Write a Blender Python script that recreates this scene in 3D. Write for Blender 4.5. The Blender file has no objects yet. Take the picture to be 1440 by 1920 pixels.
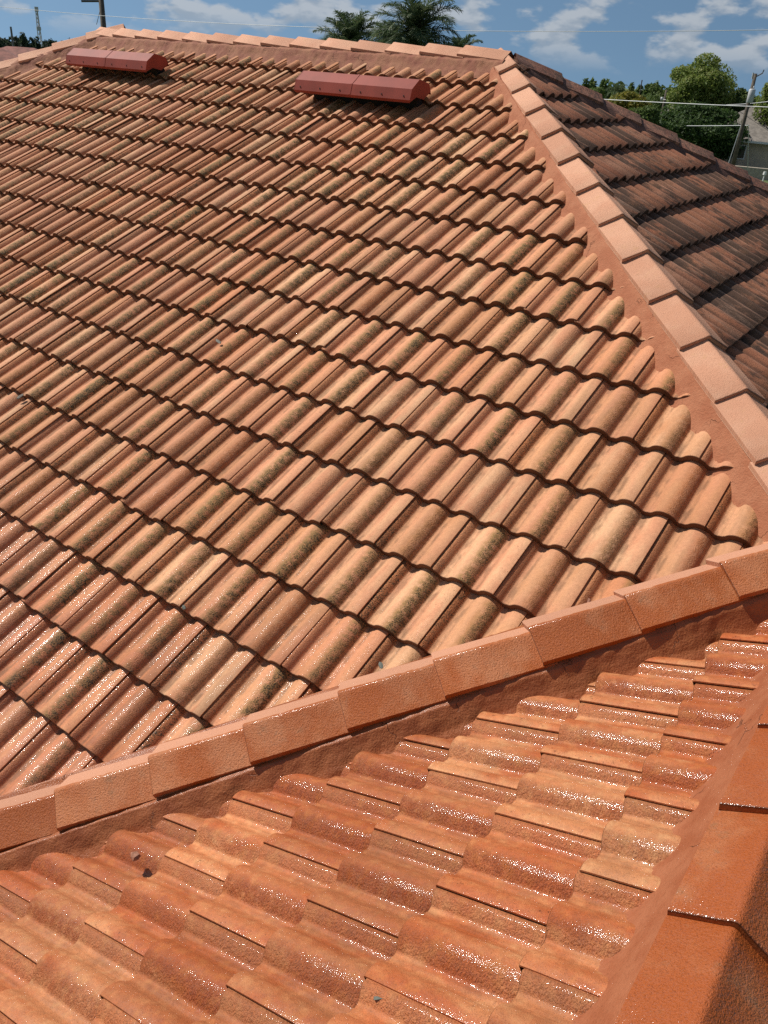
import bpy, bmesh, math, random
import numpy as np
from mathutils import Vector, Matrix, noise as mnoise

random.seed(7)
rng = np.random.default_rng(7)
scene = bpy.context.scene
col = scene.collection

# ------------------------------------------------------------------ camera
CAM = np.array([1.80573, -4.71730, 0.79169])
FPX = 1520.1
R = np.array([[0.80688783, 0.58733778, 0.06297905],
              [0.32638803, -0.35443303, -0.87626941],
              [-0.49234428, 0.72760673, -0.47768772]])
cd = bpy.data.cameras.new('camera'); cam = bpy.data.objects.new('camera', cd); col.objects.link(cam)
cam.matrix_world = Matrix(((R[0][0], -R[1][0], -R[2][0], CAM[0]), (R[0][1], -R[1][1], -R[2][1], CAM[1]),
                           (R[0][2], -R[1][2], -R[2][2], CAM[2]), (0, 0, 0, 1)))
cd.sensor_fit = 'HORIZONTAL'; cd.sensor_width = 36.0; cd.lens = 36.0 * FPX / 1440.0
cd.clip_start = 0.05; cd.clip_end = 20000
scene.camera = cam
scene.cycles.use_denoising = False
scene.view_settings.view_transform = 'Standard'; scene.view_settings.look = 'None'
scene.view_settings.gamma = 1.0; scene.view_settings.use_curve_mapping = False
scene.view_settings.exposure = 0.10

# ------------------------------------------------------------------ sun and sky
SUN = Vector((-0.66, -0.06, 0.75)).normalized()
sd = bpy.data.lights.new('sun', 'SUN'); so = bpy.data.objects.new('sun', sd); col.objects.link(so)
sd.energy = 4.9; sd.angle = math.radians(0.53); sd.color = (1.0, 0.95, 0.87)
so.rotation_euler = SUN.to_track_quat('Z', 'Y').to_euler()
so.location = SUN * 60

class G:
    """small helper round a node tree"""
    def __init__(s, nt): s.nt = nt; s.n = nt.nodes; s.l = nt.links
    def new(s, t, **k):
        o = s.n.new(t)
        for a, b in k.items(): setattr(o, a, b)
        return o
    def put(s, sock, v):
        if isinstance(v, bpy.types.NodeSocket): s.l.new(v, sock)
        elif isinstance(v, (tuple, list)):
            v = tuple(v)
            if len(sock.default_value) == 4 and len(v) == 3: v = v + (1.0,)
            sock.default_value = v
        else: sock.default_value = v
    def m(s, op, a, b=None, c=None, clamp=False):
        o = s.new('ShaderNodeMath', operation=op, use_clamp=clamp); s.put(o.inputs[0], a)
        if b is not None: s.put(o.inputs[1], b)
        if c is not None: s.put(o.inputs[2], c)
        return o.outputs[0]
    def mul(s, a, b): return s.m('MULTIPLY', a, b)
    def add(s, a, b): return s.m('ADD', a, b)
    def ss(s, x, a, b, lo=0.0, hi=1.0):
        o = s.new('ShaderNodeMapRange', interpolation_type='SMOOTHSTEP'); s.put(o.inputs[0], x)
        for i, v in enumerate((a, b, lo, hi)): s.put(o.inputs[i + 1], v)
        return o.outputs[0]
    def mix(s, f, a, b, bt='MIX'):
        o = s.new('ShaderNodeMix', data_type='RGBA', blend_type=bt)
        s.put(o.inputs[0], f); s.put(o.inputs[6], a); s.put(o.inputs[7], b)
        return o.outputs[2]
    def noise(s, v, sc, det=3.0, rough=0.55, dist=0.0):
        o = s.new('ShaderNodeTexNoise'); s.put(o.inputs['Vector'], v); s.put(o.inputs['Scale'], sc)
        o.inputs['Detail'].default_value = det; o.inputs['Roughness'].default_value = rough
        o.inputs['Distortion'].default_value = dist
        return o.outputs[0]
    def vec(s, x, y, z):
        o = s.new('ShaderNodeCombineXYZ')
        for i, v in enumerate((x, y, z)): s.put(o.inputs[i], v)
        return o.outputs[0]
    def sep(s, v):
        o = s.new('ShaderNodeSeparateXYZ'); s.put(o.inputs[0], v); return o.outputs
    def bump(s, h, dist, strength=1.0, prev=None):
        o = s.new('ShaderNodeBump'); s.put(o.inputs['Height'], h); o.inputs['Distance'].default_value = dist
        s.put(o.inputs['Strength'], strength)
        if prev is not None: s.l.new(prev, o.inputs['Normal'])
        return o.outputs[0]

w = bpy.data.worlds.new('World'); scene.world = w; w.use_nodes = True
g = G(w.node_tree)
for nd in list(g.n): g.n.remove(nd)
sky = g.new('ShaderNodeTexSky', sky_type='NISHITA'); sky.sun_disc = False
sky.sun_elevation = math.asin(SUN.z); sky.sun_rotation = math.atan2(SUN.x, SUN.y)
sky.altitude = 0; sky.air_density = 1.0; sky.dust_density = 0.25; sky.ozone_density = 3.0
tc = g.new('ShaderNodeTexCoord').outputs['Generated']
dx, dy, dz = g.sep(tc)
cv = g.vec(dx, dy, g.mul(dz, 2.3))
n1 = g.noise(cv, 15.0, 7.0, 0.50)
n2 = g.noise(g.vec(dx, dy, g.add(g.mul(dz, 2.3), 0.016)), 15.0, 7.0, 0.50)
band = g.mul(g.ss(dz, 0.004, 0.045), g.ss(dz, 0.5, 0.9, 1.0, 0.4))
cov = g.mul(g.ss(n1, 0.47, 0.575), band)
shade = g.ss(g.m('SUBTRACT', n2, n1), -0.07, 0.05)
ccol = g.mix(shade, (7.0, 7.2, 7.4), (4.6, 5.1, 5.7))
nv = g.new('ShaderNodeVectorMath', operation='NORMALIZE'); g.put(nv.inputs[0], g.vec(dx, dy, g.add(g.mul(g.m('ABSOLUTE', dz), 0.8), 0.24)))
g.l.new(nv.outputs[0], sky.inputs[0])
skyc = g.mix(1.0, sky.outputs[0], (0.98, 1.04, 0.98), 'MULTIPLY')
fin = g.mix(g.mul(cov, 0.66), skyc, ccol)
bg = g.new('ShaderNodeBackground'); g.put(bg.inputs[0], fin); bg.inputs[1].default_value = 0.074
out = g.new('ShaderNodeOutputWorld'); g.l.new(bg.outputs[0], out.inputs[0])

# ------------------------------------------------------------------ helpers
def link(name, me, mat=None, parent=None):
    o = bpy.data.objects.new(name, me); col.objects.link(o)
    if mat is not None and me is not None and not me.materials: me.materials.append(mat)
    if parent is not None: o.parent = parent
    return o
def tag(o, label, cat, group=None):
    o['label'] = label; o['category'] = cat
    if group: o['group'] = group
    return o
def empty(name, loc=(0, 0, 0)):
    o = bpy.data.objects.new(name, None); col.objects.link(o); o.location = loc; o.empty_display_size = 0.2
    return o
def mesh(name, v, f, smooth=False, uv=None, rnd=None):
    me = bpy.data.meshes.new(name); me.from_pydata([tuple(map(float, p)) for p in v], [], [tuple(map(int, q)) for q in f])
    if uv is not None:
        L = me.uv_layers.new(name='UVMap'); vi = np.zeros(len(me.loops), int); me.loops.foreach_get('vertex_index', vi)
        L.data.foreach_set('uv', np.asarray(uv, float)[vi].ravel())
    if rnd is not None:
        a = me.attributes.new('tile_rnd', 'FLOAT', 'POINT'); a.data.foreach_set('value', np.asarray(rnd, float))
    if smooth: me.polygons.foreach_set('use_smooth', [True] * len(me.polygons))
    me.update(); return me
def ray(px, py):
    return R.T @ np.array([(px - 720) / FPX, (py - 960) / FPX, 1.0])
def at(px, py, dist):
    d = ray(px, py); return Vector(CAM + d * dist / math.hypot(d[0], d[1]))
def proj(P):
    c = (np.atleast_2d(P) - CAM) @ R.T
    z = np.where(c[:, 2] > 0.05, c[:, 2], np.nan)
    return np.c_[720 + FPX * c[:, 0] / z, 960 + FPX * c[:, 1] / z]
class MB:
    """collects tubes, boxes and prisms into one mesh"""
    def __init__(s): s.v = []; s.f = []
    def tube(s, pts, rad, n=8, cap=True):
        pts = [Vector(p) for p in pts]; rad = rad if isinstance(rad, (list, tuple)) else [rad] * len(pts)
        b = len(s.v)
        for i, p in enumerate(pts):
            t = (pts[min(i + 1, len(pts) - 1)] - pts[max(i - 1, 0)]).normalized()
            a = t.orthogonal().normalized() if abs(t.z) > 0.9 else t.cross(Vector((0, 0, 1))).normalized(); c = t.cross(a)
            for k in range(n):
                q = 2 * math.pi * k / n; s.v.append(p + (a * math.cos(q) + c * math.sin(q)) * rad[i])
        for i in range(len(pts) - 1):
            for k in range(n):
                s.f.append((b + i * n + k, b + i * n + (k + 1) % n, b + (i + 1) * n + (k + 1) % n, b + (i + 1) * n + k))
        if cap:
            s.f.append(tuple(b + k for k in range(n))[::-1]); e = b + (len(pts) - 1) * n; s.f.append(tuple(e + k for k in range(n)))
        return s
    def box(s, lo, hi, M=None):
        b = len(s.v)
        for x in (lo[0], hi[0]):
            for y in (lo[1], hi[1]):
                for z in (lo[2], hi[2]):
                    p = Vector((x, y, z)); s.v.append(M @ p if M else p)
        for q in ((0, 1, 3, 2), (4, 6, 7, 5), (0, 4, 5, 1), (2, 3, 7, 6), (0, 2, 6, 4), (1, 5, 7, 3)): s.f.append(tuple(b + k for k in q))
        return s
    def prism(s, prof, x0, x1, M=None):          # profile in (y, z), run along x
        b = len(s.v); n = len(prof)
        for x in (x0, x1):
            for (y, z) in prof:
                p = Vector((x, y, z)); s.v.append(M @ p if M else p)
        for k in range(n): s.f.append((b + k, b + (k + 1) % n, b + n + (k + 1) % n, b + n + k))
        s.f.append(tuple(b + k for k in range(n))[::-1]); s.f.append(tuple(b + n + k for k in range(n)))
        return s
    def build(s, name, mat, parent=None, smooth=False):
        me = mesh(name, s.v, s.f, smooth)
        bm = bmesh.new(); bm.from_mesh(me); bmesh.ops.recalc_face_normals(bm, faces=bm.faces); bm.to_mesh(me); bm.free()
        return link(name, me, mat, parent)

# ------------------------------------------------------------------ materials
def mat_new(name):
    m = bpy.data.materials.new(name); m.use_nodes = True; g = G(m.node_tree)
    return m, g, g.n['Principled BSDF']
def simple(name, c, rough=0.7, var=0.12, sc=6.0, bump=0.0, bsc=60.0, metal=0.0):
    m, g, b = mat_new(name)
    p = g.new('ShaderNodeNewGeometry').outputs['Position']
    n = g.noise(p, sc, 4.0)
    dark = tuple(x * (1 - 2.2 * var) for x in c); lite = tuple(min(1, x * (1 + 1.6 * var)) for x in c)
    g.put(b.inputs['Base Color'], g.mix(g.ss(n, 0.3, 0.7), dark, lite))
    b.inputs['Roughness'].default_value = rough; b.inputs['Metallic'].default_value = metal
    if bump: g.l.new(g.bump(g.noise(p, bsc, 3.0), bump), b.inputs['Normal'])
    return m

W = 0.1534          # barrel pitch
EXP = 0.343         # course exposure
OFFM = 0.14 * W
def tile_mat(name, peach, orange, cream, mould, wet0, wet1, ochre=(0.34, 0.19, 0.070), streak=0.0, grain=0.0032, lipc=None, grime=0.34):
    """fired concrete tile; u runs across the tile and v up it, in metres"""
    m, g, b = mat_new(name)
    uvn = g.new('ShaderNodeUVMap'); uvn.uv_map = 'UVMap'; u, v, _ = g.sep(uvn.outputs[0])
    rnd = g.m('FRACT', g.add(g.new('ShaderNodeObjectInfo').outputs['Random'],
                             g.new('ShaderNodeAttribute', attribute_name='tile_rnd').outputs['Fac']))
    r2 = g.m('FRACT', g.mul(rnd, 7.13)); r3 = g.m('FRACT', g.mul(rnd, 23.7)); r4 = g.m('FRACT', g.mul(rnd, 51.9))
    seed = g.mul(rnd, 91.0)
    pos = g.new('ShaderNodeNewGeometry').outputs['Position']; px, py, pz = g.sep(pos)
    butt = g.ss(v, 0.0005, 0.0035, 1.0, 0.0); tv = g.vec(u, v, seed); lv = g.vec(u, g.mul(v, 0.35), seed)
    big = g.noise(lv, 11.0, 3.0); med = g.noise(tv, 38.0, 4.0, 0.6); fine = g.noise(tv, 420.0, 2.0, 0.6); grit = g.noise(tv, 190.0, 3.0, 0.65)
    barrel = g.mul(g.ss(u, 0.076, 0.112), g.ss(u, 0.178, 0.20, 1.0, 0.0))          # the unbroken barrel
    flank = g.mul(g.ss(u, 0.130, 0.160), g.ss(u, 0.182, 0.199, 1.0, 0.0))         # its side away from the weather
    lip = g.ss(u, 0.028, 0.042, 1.0, 0.0)                                           # half barrel below the lap
    seamb = g.mul(g.ss(u, 0.235, 0.262), g.ss(u, 0.30, 0.32, 1.0, 0.6))
    fade = g.mul(g.ss(g.add(px, g.mul(g.noise(pos, 0.8, 3.0), 2.0)), -2.6, 1.8), 0.07)          # sandier towards the hip
    c = g.mix(g.ss(g.add(g.add(big, fade), g.mul(g.m('SUBTRACT', r3, 0.5), 0.24)), 0.40, 0.74), peach, cream)
    c = g.mix(g.mul(g.ss(g.add(g.mul(big, 0.7), g.mul(r4, 0.32)), 0.42, 0.72), 0.55), c, orange)
    fo = g.add(g.mul(g.ss(r4, 0.1, 0.8), 0.6), 0.35)
    c = g.mix(g.mul(g.mul(barrel, g.ss(u, 0.108, 0.168)), g.mul(fo, g.ss(g.add(g.mul(grit, 0.5), g.mul(med, 0.6)), 0.38, 0.66))), c, orange)
    c = g.mix(g.mul(lip, g.add(0.35, g.mul(g.ss(r3, 0.1, 0.9), 0.55))), c, lipc or orange)
    # sandy speckle
    c = g.mix(g.mul(g.ss(fine, 0.55, 0.68), 0.5), c, tuple(x * 0.45 for x in orange))
    c = g.mix(g.mul(g.ss(fine, 0.40, 0.30), 0.25), c, tuple(min(1, x * 1.25) for x in cream))
    # mould: an ochre halo, then olive black flecks
    amt = g.mul(g.ss(r2, 0.05, 0.85), mould)
    lamt = g.mul(g.ss(r3, 0.2, 0.9), mould)
    pat = g.mul(g.ss(g.noise(g.vec(0.0, v, seed), 7.0, 2.0), 0.20, 0.48), g.ss(g.noise(pos, 1.1, 3.0), 0.36, 0.60, 0.75, 1.3))
    amt = g.mul(amt, pat); lamt = g.mul(lamt, pat)
    zone = g.m('MAXIMUM', g.mul(flank, amt), g.mul(g.mul(lip, lamt), 0.9))
    wide = g.mul(g.mul(barrel, g.ss(u, 0.112, 0.152)), amt)
    c = g.mix(g.mul(g.mul(wide, g.ss(med, 0.32, 0.58)), 0.75), c, ochre)
    blot = g.ss(g.add(g.add(g.mul(med, 0.34), g.mul(big, 0.20)), g.mul(grit, 0.80)), 0.615, 0.80)
    c = g.mix(g.m('MULTIPLY', g.mul(zone, blot), 0.84, clamp=True), c, (0.060, 0.043, 0.020))
    # scattered dark spots, mostly on the seam barrel
    sp = g.mul(g.ss(g.noise(g.vec(u, v, g.add(seed, 5.0)), 95.0, 2.0), 0.66, 0.70), g.mul(seamb, g.ss(r2, 0.3, 0.8)))
    c = g.mix(g.mul(sp, 0.7), c, tuple(x * 0.35 for x in orange))
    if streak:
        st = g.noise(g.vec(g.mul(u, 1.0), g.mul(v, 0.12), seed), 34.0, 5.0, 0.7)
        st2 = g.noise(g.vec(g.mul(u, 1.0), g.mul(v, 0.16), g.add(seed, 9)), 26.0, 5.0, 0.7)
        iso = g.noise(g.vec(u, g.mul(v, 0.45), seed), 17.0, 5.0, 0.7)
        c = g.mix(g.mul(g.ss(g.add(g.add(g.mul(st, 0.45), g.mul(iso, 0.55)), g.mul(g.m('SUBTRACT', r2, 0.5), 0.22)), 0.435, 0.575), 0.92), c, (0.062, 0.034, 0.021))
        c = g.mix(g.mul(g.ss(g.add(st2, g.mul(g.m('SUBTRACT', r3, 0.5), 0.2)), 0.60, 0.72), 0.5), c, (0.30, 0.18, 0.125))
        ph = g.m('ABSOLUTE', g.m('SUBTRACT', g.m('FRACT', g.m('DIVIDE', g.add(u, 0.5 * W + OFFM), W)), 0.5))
        c = g.mix(g.mul(g.mul(g.ss(ph, 0.12, 0.02), g.ss(st2, 0.40, 0.55)), 0.5), c, (0.40, 0.20, 0.12))  # crest highlight painted in to bring out the barrel relief
        c = g.mix(g.mul(g.ss(ph, 0.22, 0.38), 0.6), c, (0.045, 0.030, 0.024))        # pan dirt, deepened as painted shade so the barrels read
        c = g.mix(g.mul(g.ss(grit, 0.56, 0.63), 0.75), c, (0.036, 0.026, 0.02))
    pan = g.ss(g.m('ABSOLUTE', g.m('SUBTRACT', g.m('FRACT', g.m('DIVIDE', g.add(u, 0.5 * W + OFFM), W)), 0.5)), 0.36, 0.46)
    c = g.mix(g.mul(g.mul(pan, g.ss(g.noise(lv, 30.0, 3.0), 0.42, 0.62)), grime * 1.5), c, (0.15, 0.075, 0.038))        # silt in the pans
    run = g.noise(g.vec(g.mul(px, 9.0), g.mul(py, 1.1), g.mul(pz, 0.6)), 1.0, 5.0, 0.65)        # grime washed down over many courses
    c = g.mix(g.mul(g.ss(run, 0.50, 0.70), grime), c, (0.17, 0.085, 0.040))
    mott = g.noise(pos, 62.0, 4.0, 0.65)
    c = g.mix(1.0, c, g.vec(*[g.mul(g.add(0.90, g.mul(r2, 0.20)), g.ss(mott, 0.30, 0.70, 0.92, 1.08))] * 3), 'MULTIPLY')
    # water
    beads = g.noise(tv, 250.0, 2.0, 0.6)
    wn = g.noise(pos, 1.4, 3.0)
    wet = g.ss(g.add(g.mul(py, -1.0), g.mul(g.m('SUBTRACT', wn, 0.5), 1.8)), wet0, wet1)
    film = g.mul(g.mul(wet, g.m('SUBTRACT', 1.0, butt)), g.ss(g.noise(pos, 26.0, 3.0), 0.30, 0.55, 0.35, 1.0))
    c = g.mix(g.mul(film, 0.42), c, g.mix(1.0, c, g.mix(1.0, c, (1.55, 1.3, 1.2), 'MULTIPLY'), 'MULTIPLY'))
    c = g.mix(g.mul(butt, 0.85), c, tuple(x * 0.13 for x in orange))      # raw unbleached edge, with the butt's shade painted in
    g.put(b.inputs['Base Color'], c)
    g.put(b.inputs['Roughness'], g.ss(film, 0.0, 1.0, 0.82, 0.58))
    drops = g.ss(beads, 0.46, 0.55)
    g.put(b.inputs['Coat Weight'], g.mul(film, g.add(0.05, g.mul(drops, 0.75)))); b.inputs['Coat Roughness'].default_value = 0.10
    b.inputs['Specular IOR Level'].default_value = 0.35
    hb = g.bump(g.add(g.mul(grit, g.add(0.4, g.mul(g.m('MAXIMUM', flank, lip), 1.7))), g.mul(fine, 0.35)), grain, 1.0)
    g.l.new(hb, b.inputs['Normal'])
    g.l.new(g.bump(beads, 0.00115, 1.0), b.inputs['Coat Normal'])
    return m

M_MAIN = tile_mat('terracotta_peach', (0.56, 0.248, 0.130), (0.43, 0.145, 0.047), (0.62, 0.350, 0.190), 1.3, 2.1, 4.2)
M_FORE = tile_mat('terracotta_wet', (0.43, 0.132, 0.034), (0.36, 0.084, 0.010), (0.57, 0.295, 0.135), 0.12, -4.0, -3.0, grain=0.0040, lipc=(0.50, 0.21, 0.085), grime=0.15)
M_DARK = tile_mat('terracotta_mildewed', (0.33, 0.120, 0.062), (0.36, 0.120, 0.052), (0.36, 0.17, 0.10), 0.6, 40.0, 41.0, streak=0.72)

def cap_mat(name, base, blotch, wet, mould=0.0, grime=(0.25, 0.12, 0.05), dry_glare=None):
    m, g, b = mat_new(name)
    rnd = g.new('ShaderNodeObjectInfo').outputs['Random']
    uvn = g.new('ShaderNodeUVMap'); uvn.uv_map = 'UVMap'; u, v, _ = g.sep(uvn.outputs[0])
    tv = g.vec(u, v, g.mul(rnd, 77.0))
    big = g.noise(tv, 7.0, 4.0); med = g.noise(tv, 30.0, 4.0, 0.6); fine = g.noise(tv, 380.0, 2.0); grit = g.noise(tv, 170.0, 3.0, 0.6)
    c = g.mix(g.ss(g.add(big, g.mul(g.m('SUBTRACT', rnd, 0.5), 0.25)), 0.36, 0.66), base, blotch)
    c = g.mix(g.mul(g.ss(g.add(g.mul(fine, 0.6), g.mul(grit, 0.4)), 0.53, 0.64), 0.5), c, tuple(x * 0.5 for x in base))
    c = g.mix(g.mul(g.ss(g.add(g.mul(med, 0.7), g.mul(big, 0.35)), 0.58, 0.74), 0.55), c, grime)
    if mould:
        c = g.mix(g.mul(g.ss(g.add(g.mul(med, 0.5), g.mul(grit, 0.5)), 0.44, 0.58), mould), c, (0.04, 0.03, 0.022))
    c = g.mix(g.mul(g.ss(v, 0.0005, 0.004, 1.0, 0.0), 0.8), c, tuple(x * 0.25 for x in base))  # butt end darkened, its shade painted into the colour
    film = g.mul(wet, g.ss(med, 0.35, 0.6, 0.3, 1.0))
    if dry_glare:                                             # sun side paler: dried pink with sky glare painted in
        dm = g.ss(g.add(u, g.mul(g.m('SUBTRACT', med, 0.5), 0.05)), -0.016, -0.008, 1.0, 0.0)
        c = g.mix(g.mul(dm, 0.9), c, dry_glare); film = g.mul(film, g.m('SUBTRACT', 1.0, dm))
    c = g.mix(1.0, c, g.vec(*[g.add(0.88, g.mul(rnd, 0.22))] * 3), 'MULTIPLY')
    g.put(b.inputs['Base Color'], c)
    b.inputs['Roughness'].default_value = 0.8 - 0.3 * wet
    bd = g.noise(tv, 240.0, 2.0)
    g.put(b.inputs['Coat Weight'], g.mul(film, g.add(0.05, g.mul(g.ss(bd, 0.46, 0.56), 0.9)))); b.inputs['Coat Roughness'].default_value = 0.12
    b.inputs['Specular IOR Level'].default_value = 0.35
    g.l.new(g.bump(g.add(grit, g.mul(fine, 0.6)), 0.0045 if wet else 0.003, 1.0), b.inputs['Normal'])
    g.l.new(g.bump(bd, 0.0011, 1.0), b.inputs['Coat Normal'])
    return m
M_CAPDRY = cap_mat('cap_pink', (0.56, 0.270, 0.160), (0.60, 0.315, 0.195), 0.0, 0.0, (0.50, 0.27, 0.12))
M_CAPWET = cap_mat('cap_wet_orange', (0.37, 0.083, 0.013), (0.44, 0.150, 0.055), 0.9)
M_CAPHALF = cap_mat('cap_half_dry_glare', (0.38, 0.088, 0.010), (0.46, 0.160, 0.058), 0.9, dry_glare=(0.58, 0.29, 0.18))
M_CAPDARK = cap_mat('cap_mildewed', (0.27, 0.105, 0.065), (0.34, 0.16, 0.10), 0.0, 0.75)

def mortar_mat(name, c0, c1, wet):
    m, g, b = mat_new(name)
    p = g.new('ShaderNodeNewGeometry').outputs['Position']
    n = g.noise(p, 9.0, 5.0, 0.6); f = g.noise(p, 140.0, 3.0)
    c = g.mix(g.ss(n, 0.34, 0.66), c0, c1)
    c = g.mix(g.mul(g.ss(f, 0.56, 0.68), 0.3), c, tuple(x * 0.5 for x in c0))
    vo = g.new('ShaderNodeTexVoronoi', feature='DISTANCE_TO_EDGE'); g.put(vo.inputs['Scale'], 3.1)
    wv = g.new('ShaderNodeVectorMath', operation='ADD'); g.l.new(p, wv.inputs[0])
    g.l.new(g.vec(g.mul(n, 0.22), g.mul(g.noise(p, 15.0, 2.0), 0.16), 0.0), wv.inputs[1]); g.l.new(wv.outputs[0], vo.inputs['Vector'])
    crack = g.mul(g.ss(vo.outputs['Distance'], 0.0, 0.007, 1.0, 0.0), g.ss(g.noise(p, 5.0, 2.0), 0.48, 0.58))
    c = g.mix(g.mul(crack, 0.55), c, tuple(x * 0.3 for x in c0))
    g.put(b.inputs['Base Color'], c)
    b.inputs['Roughness'].default_value = 0.85 - 0.35 * wet
    b.inputs['Coat Weight'].default_value = 0.22 * wet; b.inputs['Coat Roughness'].default_value = 0.15; b.inputs['Specular IOR Level'].default_value = 0.3
    nb = g.bump(g.add(g.add(g.mul(f, 0.5), g.mul(g.noise(p, 38.0, 4.0), 0.6)), g.mul(crack, -0.6)), 0.006, 1.0)
    g.l.new(nb, b.inputs['Normal']); g.l.new(g.bump(g.noise(p, 200.0, 3.0), 0.002, 1.0), b.inputs['Coat Normal'])
    return m
M_MORT = mortar_mat('mortar_dry', (0.34, 0.120, 0.058), (0.40, 0.160, 0.082), 0.0)
M_MORTR = mortar_mat('mortar_ridge', (0.25, 0.088, 0.052), (0.32, 0.140, 0.075), 0.0)
M_MORTW = mortar_mat('mortar_wet', (0.25, 0.068, 0.020), (0.33, 0.105, 0.034), 0.9)
M_MORTB = mortar_mat('mortar_damp', (0.27, 0.078, 0.030), (0.33, 0.115, 0.052), 0.6)
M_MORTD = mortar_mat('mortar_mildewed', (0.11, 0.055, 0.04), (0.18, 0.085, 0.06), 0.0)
M_DECK = simple('roof_deck', (0.10, 0.05, 0.035), 0.9)
M_VENT = simple('vent_red_paint', (0.27, 0.050, 0.032), 0.62, 0.07, 5.0)
M_VENT.node_tree.nodes['Principled BSDF'].inputs['Specular IOR Level'].default_value = 0.2
M_BLACK = simple('vent_black', (0.02, 0.016, 0.015), 0.9)
M_WALL = simple('stucco', (0.52, 0.42, 0.31), 0.9, 0.06, 2.0, 0.004, 80)

# ------------------------------------------------------------------ the roof planes
CP, SP = math.cos(math.radians(26.565)), math.sin(math.radians(26.565))
# each frame: origin, right (facing up the slope), up the slope, normal
def frame(o, ex, ey):
    ex = Vector(ex); ey = Vector(ey); ez = ex.cross(ey)
    return Matrix(((ex.x, ey.x, ez.x, o[0]), (ex.y, ey.y, ez.y, o[1]), (ex.z, ey.z, ez.z, o[2]), (0, 0, 0, 1)))
FM = frame((0, 0, 0), (1, 0, 0), (0, CP, SP))
FF = frame((1.18681, -2.98481, -1.06309), (0, -1, 0), (CP, 0, SP))
FD = frame((-0.94, 0.0, 0.57), (0, 1, 0), (-CP, 0, SP))
HIPC, VALA, HIPG, RIDGE_Y, RIDGE_X = 0.10, 3.313, -8.75, 1.90, 1.85
CN = (0.9816, 1.0184); CC = -0.9816 * 1.80 + 1.0184 * 1.90        # plan line of the near hip

BH, BB, TH = 0.038, 0.057, 0.036
RAD = (BB * BB + BH * BH) / (2 * BH)
def prof(x):
    q = (x / W + 0.5) % 1.0 - 0.5; d = q * W
    if abs(d) < BB: z = math.sqrt(max(RAD * RAD - d * d, 0)) - (RAD - BH)
    else:
        z = 0.0
    foot = BB
    t = (abs(d) - foot) / 0.010
    if -1 < t < 1: z += 0.0035 * (1 - abs(t)) ** 2          # eased foot
    if -0.5 * W <= d < -BB + 0.004: z += 0.0030               # small step left of the barrel
    return z - BH
OFF = 0.14 * W
LEN = 0.415
def tile_geo(var=0):
    r = random.Random(100 + var)
    xs = [OFF - 0.010, OFF + 0.0]
    k = 0
    pts = []
    step = [0.0, 0.0035, 0.013, 0.022, 0.0285, 0.0320, 0.0350, 0.0385, 0.046, 0.055, 0.0585, 0.0660, 0.0725, 0.0768, 0.0795, 0.084, 0.091, 0.100, 0.111, 0.1215,
            0.1319, 0.1425, 0.153, 0.164, 0.173, 0.180, 0.1845, 0.188, 0.193, 0.201, 0.209, 0.2125, 0.2195, 0.226, 0.2302, 0.2335, 0.238, 0.245, 0.254,
            0.264, 0.2745, 0.2853, 0.297, 2 * W - 0.0030]
    pts = [(-0.012, -0.011)] + [(s, None) for s in step]
    top = []
    for s, dz in pts:
        x = OFF + s; z = prof(x)
        if s < 0.0385: z -= (0.0085 if s < 0.003 else 0.0040 if s < 0.014 else 0.0030) * (1 - max(0.0, s - 0.030) / 0.0085)
        top.append((s, z))
    # overlapping edge falls over
    ys = [0.0, 0.005, 0.17, LEN]
    V, F, UV = [], [], []
    n = len(top)
    for yi, y in enumerate(ys):
        for s, z in top:
            zz = z - TH * y / EXP - (0.004 if yi == 0 else 0.0)
            V.append((s, y, zz)); UV.append((s, y))
    for yi in range(len(ys) - 1):
        for i in range(n - 1):
            a = yi * n + i; F.append((a, a + 1, a + n + 1, a + n))
    b = len(V)                                     # the butt face, then the underside
    for s, z in top: V.append((s, 0.0, z - 0.004)); UV.append((s, 0.0))
    for s, z in top: V.append((s, 0.002, z - TH + 0.0015)); UV.append((s, 0.0))
    for i in range(n - 1): F.append((b + n + i, b + n + i + 1, b + i + 1, b + i))
    c = len(V)
    for s, z in top: V.append((s, LEN, z - TH - TH * LEN / EXP + 0.0015)); UV.append((s, LEN))
    for i in range(n - 1): F.append((c + i, c + i + 1, b + n + i + 1, b + n + i))
    # right edge, thin wall over the lip of the neighbour
    e = len(V); s, z = top[-1]
    for yi, y in enumerate(ys):
        zz = z - TH * y / EXP - (0.004 if yi == 0 else 0)
        V += [(s, y, zz), (s, y, zz - 0.0050)]; UV += [(s, y), (s, y)]
    for yi in range(len(ys) - 1): F.append((e + 2 * yi, e + 2 * yi + 1, e + 2 * yi + 3, e + 2 * yi + 2))
    return np.array(V), F, np.array(UV), n * len(ys)
TV, TF, TUV, NTOP = tile_geo(); NP_ = NTOP // 4
def tile_mesh(name):
    me = mesh(name, TV, TF, False, TUV)
    sm = [max(f) < NTOP for f in TF]; me.polygons.foreach_set('use_smooth', sm)
    return me
SHARED = {}
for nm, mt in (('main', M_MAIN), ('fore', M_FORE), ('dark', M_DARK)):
    SHARED[nm] = tile_mesh('roof_tile_' + nm); SHARED[nm].materials.append(mt)

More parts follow.
